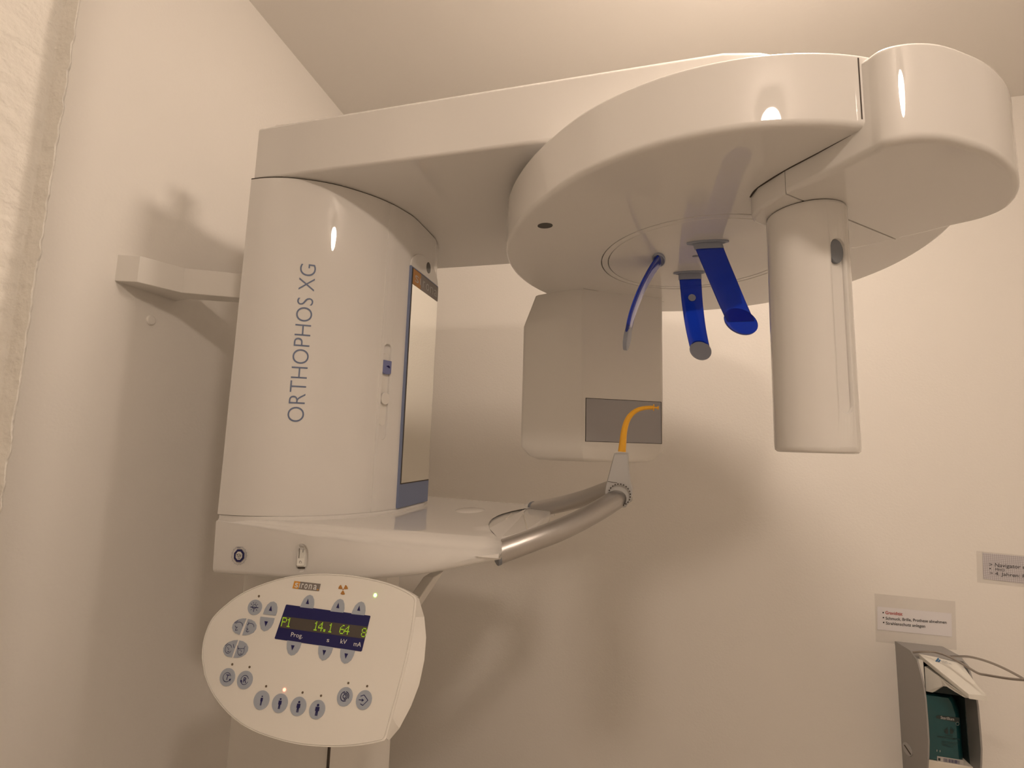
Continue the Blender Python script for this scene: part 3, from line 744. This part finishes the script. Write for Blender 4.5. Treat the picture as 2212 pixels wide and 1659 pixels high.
def circ_s(m, c, a, b, t0=0, t1=360, w=.0007, sh=.2):
    n = 20; S(m, [(c[0]+a*cos(t_)-sh*b*sin(t_), c[1]+b*sin(t_)+.1*a*cos(t_)) for t_ in [radians(t0+(t1-t0)*k/n) for k in range(n+1)]], w)
def lightbulb(m):
    c = (472, 400); circ_s(m, c, 15, 17); S(m, [(443, 403), (502, 408)], .0012)
    for dx, dy in ((-26, -22), (-8, -34), (14, -32), (28, -18), (-28, 26), (-8, 36), (20, 30)): S(m, [(c[0]+dx*.75, c[1]+dy*.75), (c[0]+dx, c[1]+dy)])
    S(m, [(466, 440), (468, 415), (474, 415)])
def letterkey(ch, c):
    def d(m):
        circ_s(m, c, 29, 36, 20, 340); FL(m, [(c[0]+18, c[1]+14), (c[0]+34, c[1]+12), (c[0]+22, c[1]+34)] if ch == 'T' else [(c[0]-20, c[1]-2), (c[0]-36, c[1]+6), (c[0]-22, c[1]+24)])
        PP.text(m, ch, Zc(c[0]-15, c[1]+19), Zc(c[0]+11, c[1]+23), (3.2, -11.5), 'navy', IK, .01)
    return d
def atkey(m):
    c = (1176, 1100); circ_s(m, c, 12, 15, 0, 360, .001); circ_s(m, c, 22, 26, -120, 90, .001); circ_s(m, c, 30, 37, 60, 260, .001); circ_s(m, c, 32, 38, -80, 20, .001)
def savekey(m):
    S(m, [(1288, 1126), (1322, 1130)], .0009); S(m, [(1312, 1120), (1324, 1130), (1310, 1138)], .0009)
    S(m, [(1302, 1098), (1328, 1088), (1358, 1130), (1318, 1170), (1300, 1158)], .0009)
button(oval((474, 405), 54, 60), 'oval key with lamp symbol', lightbulb)
button(oval((260, 950), 58, 71), 'oval key marked T', letterkey('T', (258, 950)))
button(oval((396, 972), 59, 72), 'oval key marked R', letterkey('R', (396, 972)))
for c, w_, h__ in (((526, 1129), 17, 78), ((669, 1153), 24, 86), ((813, 1178), 27, 90), ((960, 1203), 31, 92)):
    button(oval(c, 60, 76), 'oval key with standing figure', person((c[0]+2, c[1]+2), w_, h__))
button(oval((1176, 1103), 59, 76), 'oval key with spiral symbol', atkey)
button(oval((1325, 1128), 60, 77), 'oval key with arrow into a square', savekey)
dome_ = [(827, 404), (840, 372), (858, 338), (882, 315), (905, 307), (924, 316), (935, 345), (936, 380), (928, 415)]
for dx, dy in ((0, 0), (237, 32), (400, 53)): button([(x+dx, y+dy) for x, y in dome_], 'domed up arrow key', tri((888+dx, 358+dy)))
down_ = [(728, 662), (838, 679), (826, 720), (806, 755), (780, 776), (755, 781), (733, 762), (724, 728), (724, 692)]
for dx, dy in ((0, 0), (246, 38), (417, 64)): button([(x+dx, y+dy) for x, y in down_], 'domed down arrow key', tri((770+dx, 722+dy), False))
button([(538, 458), (552, 418), (572, 385), (598, 363), (622, 360), (642, 374), (649, 405), (646, 440), (636, 470)], 'small up arrow key', tri((600, 412)))
button([(519, 477), (627, 489), (618, 525), (600, 560), (572, 584), (545, 592), (522, 572), (514, 535), (515, 500)], 'small down arrow key', tri((562, 535), False))
def face1(m):
    circ_s(m, (270, 730), 24, 34, 20, 340, .0006); S(m, [(245, 706), (266, 684)]); S(m, [(308, 692), (314, 722)]); S(m, [(262, 720), (268, 722)]); S(m, [(274, 726), (270, 738)]); S(m, [(262, 752), (276, 750)])
def face2(m):
    circ_s(m, (368, 742), 24, 38, -30, 210, .0006); S(m, [(342, 704), (344, 728), (392, 726), (400, 708)], .0007); S(m, [(358, 738), (364, 740)]); S(m, [(374, 742), (368, 756)]); S(m, [(358, 770), (374, 768)])
def skull1(m):
    S(m, [(318, 528), (345, 508)], .0009); circ_s(m, (350, 550), 30, 30, -150, 0, .0007); S(m, [(322, 548), (326, 560), (340, 560), (326, 575), (324, 585), (342, 582)], .0007)
def skull2(m):
    S(m, [(430, 520), (420, 548)], .0009); circ_s(m, (440, 556), 28, 26, -150, 0, .0007); S(m, [(416, 556), (412, 575), (424, 574), (408, 590), (420, 598), (432, 590)], .0007)
button([(407, 491), (380, 491), (350, 498), (320, 515), (302, 540), (297, 565), (305, 590), (325, 608), (354, 618)], 'half oval key with profile', skull1)
button([(421, 496), (445, 500), (472, 516), (487, 545), (483, 575), (462, 602), (430, 618), (400, 623), (376, 622)], 'half oval key with profile', skull2)
button([(341, 660), (310, 662), (275, 674), (244, 696), (228, 725), (228, 752), (242, 776), (262, 790), (292, 796)], 'half oval key with face', face1)
button([(355, 663), (382, 670), (408, 688), (421, 715), (418, 745), (398, 774), (365, 793), (335, 799), (308, 798)], 'half oval key with face', face2)
# display
m = MB(); PP.poly(m, keypts([(722, 383), (1371, 470), (1375, 476), (1308, 745), (1300, 750), (632, 651), (628, 645), (716, 388)]), 'navy', -.0004, .0007)
disp = m.obj('display', panel, smooth=0); disp['label'] = 'navy display window'
m = MB(); PP.flat(m, keypts([(697, 475), (1354, 556), (1331, 651), (668, 562)]), 'dred', .0010)
PP.flat(m, keypts([(697, 475), (1354, 556), (1331, 651), (668, 562)]), 'dred', .0010) if False else None
m.obj('display_strip', panel, smooth=0)
GLY = {'P': '11110 10001 10001 11110 10000 10000 10000', '1': '00100 01100 00100 00100 00100 00100 01110', '4': '00010 00110 01010 10010 11111 00010 00010',
       '.': '00000 00000 00000 00000 00000 01100 01100', '6': '00110 01000 10000 11110 10001 10001 01110', '8': '01110 10001 10001 01110 10001 10001 01110'}
def dots(m, ch, O, wx, wy, hx, hy):
    for r_, row in enumerate(GLY[ch].split()):
        for c_, bit in enumerate(row):
            if bit == '1':
                u, v = c_/5, r_/7; du, dv = .17, .125
                g = lambda a, b: (O[0]+wx*a+hx*b, O[1]+wy*a+hy*b)
                PP.flat(m, keypts([g(u, v), g(u+du, v), g(u+du, v+dv), g(u, v+dv)]), 'glow', .0013)
for ch, x_, y_ in (('P', 690, 479), ('1', 727, 484), ('1', 938, 511), ('4', 975, 516), ('.', 1012, 521), ('1', 1052, 526), ('6', 1143, 538), ('4', 1180, 543), ('8', 1312, 562)):
    m = MB(); dots(m, ch, (x_+4, y_+2), 39, 5, -16, 72)
    m.obj('display_character', panel, smooth=0)['label'] = 'green dot-matrix character ' + ch
for s_, x_, y_, w_, hh in (('Prog.', 755, 632, 92, 34), ('s', 1034, 674, 20, 33), ('kV', 1141, 686, 48, 36), ('mA', 1244, 706, 58, 36)):
    m = MB(); PP.text(m, s_, Zc(x_, y_), Zc(x_+w_, y_+w_*.14), (hh*.2/3.615, -hh/3.615), 'ltxt', .0012, .004); m.obj('display_caption', panel, smooth=0)
# maker's strip on the panel
m = MB()
PP.flat(m, keypts([(782, 199), (829, 204), (812, 262), (766, 255)]), 'orange', .0005)
PP.flat(m, keypts([(829, 204), (988, 222), (974, 279), (812, 262)]), 'taupe', .0005)
for ch, xa, ya, wx in (('s', 783, 248, 26), ('\u0131', 817, 252, 5), ('r', 833, 254, 17), ('o', 858, 257, 24), ('n', 892, 261, 24), ('a', 928, 265, 26)):
    PP.text(m, ch, Zc(xa, ya), Zc(xa+wx, ya+wx*.115), (12.5/3.615, -54/3.615), 'ltxt', .0009, .012)
PP.flat(m, keypts([(962, 262), (972, 263), (969, 273), (959, 272)]), 'orange', .0009)
m.obj('maker_strip', panel, smooth=0)['label'] = 'orange and taupe strip reading sirona'
m = MB()
tc_ = (1162, 265)
for a0 in (-145, -32, 95):
    pts = [(tc_[0]+r_*cos(radians(a_)), tc_[1]+r_*sin(radians(a_))*1.08) for r_, a_ in [(10, a0+28), (10, a0-28)]+[(38, a0-28+56*k/5) for k in range(6)]]
    PP.flat(m, keypts(pts), 'ochre', .0005)
PP.flat(m, keypts(oval(tc_, 5, 6, n=12)), 'ochre', .0005)
m.obj('radiation_symbol', panel, smooth=0)['label'] = 'ochre radiation symbol'
for c, mm in (((505, 318), 'led'), ((297, 850), 'led'), ((432, 871), 'led'), ((561, 1021), 'led'), ((703, 1048), 'led_r'), ((846, 1070), 'led'), ((990, 1095), 'led'), ((1203, 996), 'led'), ((1350, 1020), 'led'), ((1412, 310), 'led_g')):
    m = MB(); k_ = 1.35 if mm != 'led' else 1
    PP.poly(m, keypts(oval(c, 8*k_, 10*k_, n=16)), mm, -.0003, .0006)
    if mm == 'led':
        PP.poly(m, keypts(oval(c, 12, 14, n=16)), 'key', -.0003, .0003)
    o = m.obj('indicator_light', panel, smooth=0)
    if mm == 'led_g': o['label'] = 'lit green indicator'
    if mm == 'led_r': o['label'] = 'lit red indicator'

# ------------------------------------------------------------------ things on the walls
c = Vector((-1.006, .785, .236))
def on_left(px, py, off=0):
    d = ray(px, py); nn = Vector((wd.y, -wd.x, 0)); return d*(nn.dot(lw(0, 0))/nn.dot(d)) + nn*off
c = on_left(325, 692); nn = Vector((wd.y, -wd.x, 0))
m = MB(); m.loft([[c+wd*r_*cos(2*pi*k/20)+UP*r_*sin(2*pi*k/20)+nn*h for k in range(20)] for r_, h in ((.0105, 0), (.0105, .002), (.0085, .0035), (.003, .0038))], 'wall')
o = m.obj('wall_plug', None); o['label'] = 'small round white plug cap on the left wall below the bracket'; o['category'] = 'plug cap'

PB = Plane((0, BY, 0), (0, -1, 0))
# printed notice above the dispenser
T = thing('printed_notice', 'printed white notice in clear tape above the hand sanitizer dispenser', 'notice', tuple(PB.at(1975, 1340)))
m = MB(); PB.poly(m, [(1889, 1282), (2063, 1299), (2066, 1404), (1892, 1386)], 'tape', 0, .0006); m.obj('tape_sheet', T, smooth=0)['label'] = 'translucent tape sheet'
m = MB(); PB.poly(m, [(1894.5, 1310), (2055, 1325), (2056, 1375.5), (1895, 1359.5)], 'paper', .0007, .0011); pp = m.obj('paper', T, smooth=0)
m = MB()
PB.text(m, 'Gravidit\u00e4t', (1912, 1326.0), (1949, 1329.5), (.1, -6.6), 'red', .0016, .015)
PB.text(m, 'Schmuck, Brille, Prothese abnehmen', (1912.5, 1338), (2044, 1347), (.1, -6.2), 'black', .0016, .012)
PB.text(m, 'Strahlenschutz anlegen', (1913, 1348.5), (1998, 1355.5), (.1, -6.4), 'black', .0016, .012)
for x_, y_ in ((1907.3, 1323), (1907.8, 1333.7), (1908.3, 1344.3)): PB.flat(m, [(x_+1.6*cos(2*pi*k/12), y_+1.6*sin(2*pi*k/12)) for k in range(12)], 'black', .0016)
m.obj('lettering', pp, smooth=0)
T = thing('handwritten_note', 'handwritten note on squared paper taped to the wall at the right edge', 'note', tuple(PB.at(2200, 1230)))
m = MB(); PB.poly(m, [(2109, 1190), (2420, 1219), (2420, 1290), (2111, 1258)], 'tape', 0, .0006); m.obj('tape_sheet', T, smooth=0)['label'] = 'translucent tape sheet'
m = MB(); PB.poly(m, [(2122, 1194), (2400, 1220), (2400, 1283), (2124, 1250)], 'gpaper', .0007, .0011); pp = m.obj('paper', T, smooth=0)
m = MB()
PB.text(m, '> Navigator einloggen', (2136, 1223), (2262, 1233), (.3, -8.2), 'black', .0016, -.003)
PB.text(m, 'MHO', (2149, 1232), (2169, 1234), (.3, -5.4), 'black', .0016, -.003)
PB.text(m, '> 4. Jahren: R\u00f6ntgen', (2137, 1241), (2256, 1252), (.3, -7.2), 'black', .0016, -.003)
PB.flat(m, [(2138+2*cos(2*pi*k/10), 1228+1.2*sin(2*pi*k/10)) for k in range(10)], 'black', .0016)
m.obj('lettering', pp, smooth=0)

# hand sanitizer dispenser
D = thing('sanitizer_dispenser', 'grey wall-mounted hand sanitizer dispenser with wire elbow lever under the notice', 'dispenser', (.81, BY, -1.0))
XL, XR = .7505, .872
def sideprof():
    P_ = [(1.81, -.561), (1.722, -.5545), (1.708, -.562)]
    for px, py in ((1980, 1425), (1988, 1455), (1994, 1480), (1998, 1510), (2002, 1560), (2004.5, 1600), (2004, 1630), (2002, 1659), (1996, 1700)):
        p = atx(px, py, XL); P_.append((p.y, p.z))
    P_ += [(1.74, -.985), (1.81, -1.0)]
    return P_
sp_ = sideprof()
m = MB()
for xa, xb in ((XL, XL+.004), (XR-.004, XR)): m.loft([[(x_, y, z) for y, z in sp_] for x_ in (xa, xb)], 'house')
m.box((XL+.004, 1.797, -.99), (XR-.004, 1.809, -.573), 'inner')
m.loft([[(x_, y, z) for y, z in ((1.81, -.5605), (1.722, -.5540), (1.7075, -.5615), (1.710, -.569), (1.81, -.572))] for x_ in (XL-.0004, XR)], 'house')
m.box((XR-.0056, 1.712, -.98), (XR-.0041, 1.797, -.575), 'inner')
hs = m.obj('housing', D, smooth=25)
m = MB(); m.loft([[(x_, y, z) for y, z in ((1.80, -.59), (1.712, -.60), (1.712, -.655), (1.80, -.655))] for x_ in (XL+.004, XR-.004)], 'inner'); m.obj('pump_body', D)
m = MB(); m.loft([[(x_, y, z) for y, z in ((1.80, -.826), (1.695, -.826), (1.70, -.99), (1.80, -.99))] for x_ in (XL+.0045, XR-.0045)], 'rim'); m.obj('lower_cover', D, bevel=.003)['label'] = 'cream lower cover'
PLs = Plane((XL, 0, 0), (-1, 0, 0))
# keyhole cap on the side
cs = [PLs.at(1961+9.0*cos(t_)-.25*13*sin(t_)*0+(.35*14*sin(t_)), 1618.5+15*sin(t_)+2*cos(t_)) for t_ in [2*pi*k/24 for k in range(24)]]
XS = XL-.0008
m = MB(); m.loft([[Vector((XL+.0005, p.y, p.z)) for p in cs], [Vector((XL-.0016, p.y, p.z)) for p in cs]], 'silverp'); kc_ = m.obj('side_lock', D)
m = MB(); a_, b_ = PLs.at(1956, 1609), PLs.at(1970, 1630)
m.loft([[Vector((XL-.0014, a_.y, a_.z)), Vector((XL-.0014, b_.y, b_.z)), Vector((XL-.0014, b_.y+.006, b_.z-.004)), Vector((XL-.0014, a_.y+.006, a_.z-.004))], [Vector((XL-.0020, q_.y, q_.z)) for q_ in (a_, b_, Vector((0, b_.y+.006, b_.z-.004)), Vector((0, a_.y+.006, a_.z-.004)))]], 'gap'); m.obj('lock_slot', kc_)
# white pump cover sloping down towards the viewer
yA, yB = 1.706, 1.600
t0_, t1_ = aty(1984, 1412, yA), aty(2052, 1419, yA)
tm0, tm1 = aty(2040, 1455, 1.655), aty(2098, 1472, 1.645)
e0t, e1t = aty(2092, 1499, yB), aty(2131, 1502, yB+.008)
e0b, e1b = aty(2094, 1510, yB+.001), aty(2136, 1516, yB+.009)
lo0, lo1 = aty(1999, 1494, 1.70), aty(2014, 1496, 1.70)
m = MB()
V_ = [t0_, aty(2068, 1436, yA-.010), e1t, e0t, e0b, e1b,
      Vector((t0_.x+.001, 1.716, t0_.z-.012)), Vector((.866, 1.716, t1_.z-.012))]
m.add(V_, [(0, 1, 2, 3), (3, 2, 5, 4), (0, 3, 4, 6), (1, 7, 5, 2), (6, 4, 5, 7), (0, 6, 7, 1)], 'capw')
pc = m.obj('pump_cover', D, smooth=0, bevel=.0012); pc['label'] = 'white sloping pump cover'
# white apron under the cover
m = MB()
ap = [(1997, 1440), (2012, 1450), (2030, 1462), (2052, 1480), (2078, 1498), (2095, 1508), (2084, 1507), (2062, 1494), (2045, 1483), (2036, 1482), (2026, 1488), (2014, 1496), (2000, 1493), (1999, 1470)]
Pa = Plane((0, 1.690, 0), (0, -1, 0))
yy = [1.700, 1.685, 1.668, 1.640, 1.615, 1.606, 1.615, 1.635, 1.652, 1.665, 1.680, 1.697, 1.700, 1.702]
fr = [aty(px, py, y_) for (px, py), y_ in zip(ap, yy)]
bk = [Vector((p.x+.012, p.y+.010, p.z)) for p in fr]
m.loft([fr, bk], 'capw'); m.obj('pump_apron', D, smooth=0)
m = MB(); m.loft([[Vector((XL+.0045, 1.702, z_)), Vector((XL+.020, 1.700, z_)), Vector((XL+.020, 1.712, z_)), Vector((XL+.0045, 1.712, z_))] for z_ in (-.652, -.57)], 'capw'); m.obj('pump_bracket', D, smooth=0)
# logo on the cover, painted on its sloping face
nA = (e0t-t0_).cross(V_[1]-t0_).normalized()
if nA.y > 0: nA = -nA
PK = Plane(t0_, nA)
m = MB(); PK.flat(m, [(2020, 1429), (2026, 1421), (2029, 1424), (2024, 1430)], 'lblue', .0008); PK.flat(m, [(2025, 1430), (2030, 1424.5), (2032, 1427), (2029, 1431)], 'lblue', .0008)
PK.text(m, 'LINK', (2034, 1429), (2047, 1431.5), (-.6, -2.6), 'greyp', .0008, -.01); PK.text(m, 'DENTAL', (2036, 1432.5), (2056, 1436), (-.6, -2.6), 'greyp', .0008, -.01)
m.obj('cover_logo', pc, smooth=0)
# wire elbow lever
w1 = catmull([tuple(aty(1973, 1409, 1.712)), tuple(aty(1990, 1408, 1.695)), tuple(aty(2020, 1409, 1.680)), tuple(aty(2052, 1420, 1.655)), tuple(aty(2085, 1438, 1.62)), tuple(aty(2112, 1454, 1.59)), tuple(aty(2130, 1458, 1.57)), tuple(aty(2180, 1466, 1.53)), tuple(aty(2225, 1470, 1.49)), tuple(aty(2300, 1478, 1.45))], 6)
w2 = catmull([tuple(aty(2054, 1418, 1.708)), tuple(aty(2070, 1418, 1.69)), tuple(aty(2095, 1419, 1.66)), tuple(aty(2130, 1428, 1.62)), tuple(aty(2165, 1442, 1.58)), tuple(aty(2200, 1460, 1.54)), tuple(aty(2225, 1474, 1.51)), tuple(aty(2300, 1500, 1.46))], 6)
w3 = w1 + [tuple(aty(2330, 1490, 1.45))] + list(reversed(w2))
m = MB(); m.tube(w3, .0030, 'wire', 12); m.obj('elbow_lever', D)['label'] = 'bent steel wire lever'
# bottle inside
Bt = thing('sanitizer_bottle', 'teal hand sanitizer bottle standing inside the grey dispenser', 'bottle', (.80, 1.75, -.825))
bx0, bx1 = XL+.0055, .846
bo = [(bx0, 1.790), (bx0, 1.702), (bx0+.006, 1.698), (bx1-.010, 1.698), (bx1, 1.706), (bx1+.0185, 1.735), (bx1+.0185, 1.790)]
m = MB(); m.loft([[(x, y, z) for x, y in bo] for z in (-.824, -.700)] + [[(bx0+(x-bx0)*.93, y+.003*(1 if y < 1.75 else 0), -.672) for x, y in bo], [(bx0+(x-bx0)*.86, y+.006*(1 if y < 1.75 else 0), -.662) for x, y in bo]], 'teal'); bt = m.obj('bottle_body', Bt, smooth=25)
PT = Plane((0, 1.698, 0), (0, -1, 0)); Zb = lambda x, y: (1900+x/5.74, 1370+y/5.74)
m = MB()
kb = lambda pts: [Zb(*p) for p in pts]
PT.flat(m, kb([(698, 1015), (725, 1003), (990, 1035), (990, 1083), (935, 1090), (700, 1040)]), 'inner', .0006)
PT.text(m, 'Sterillium', Zb(755, 1047), Zb(922, 1070), (.2, -6.2), 'lowhite', .0010, .01)
PT.stroke(m, kb([(964+20*cos(2*pi*k/16), 1108+20*sin(2*pi*k/16)) for k in range(17)]), .0006, 'lowhite', .0008)
for sx in (-1, 1):
    for k in range(4): PT.stroke(m, kb([(860+sx*(14+13*k), 1215-12*k*0+8*k*(0 if k < 2 else 0)), (860+sx*(22+14*k), 1150+10*k)]), .0012, 'inner', .0008)
    PT.flat(m, kb([(860+sx*12, 1175), (860+sx*52, 1180), (860+sx*46, 1232), (860+sx*14, 1236)]), 'inner', .0007)
PT.text(m, 'H\u00c4NDE', Zb(815, 1262), Zb(905, 1270), (.1, -3.2), 'inner', .0008, .01)
PT.text(m, 'DESINFEKTIONSMITTEL', Zb(712, 1275), Zb(1000, 1315), (.1, -3.2), 'inner', .0008, .01)
for k in range(4): PT.stroke(m, kb([(770, 1325+16*k), (770+200-20*k, 1350+17*k)]), .0009, 'inner', .0007)
PT.text(m, '1 l', Zb(706, 1452), Zb(750, 1460), (.1, -4.2), 'lowhite', .0008, .01)
PT.flat(m, kb([(712, 1508), (1040, 1560), (1040, 1632), (712, 1572)]), 'lowhite', .0007)
random.seed(2); x_ = 792
while x_ < 985:
    w_ = random.choice([3, 4, 7, 10]); dy = (x_-712)*.158
    PT.flat(m, kb([(x_, 1522+dy), (x_+w_, 1523+dy), (x_+w_, 1566+dy), (x_, 1565+dy)]), 'navy', .0010); x_ += w_+random.choice([4, 5, 8])
PT.flat(m, kb([(724, 1530), (752, 1535), (752, 1568), (724, 1562)]), 'inner', .0010)
m.obj('bottle_label', bt, smooth=0)

bpy.context.view_layer.update()
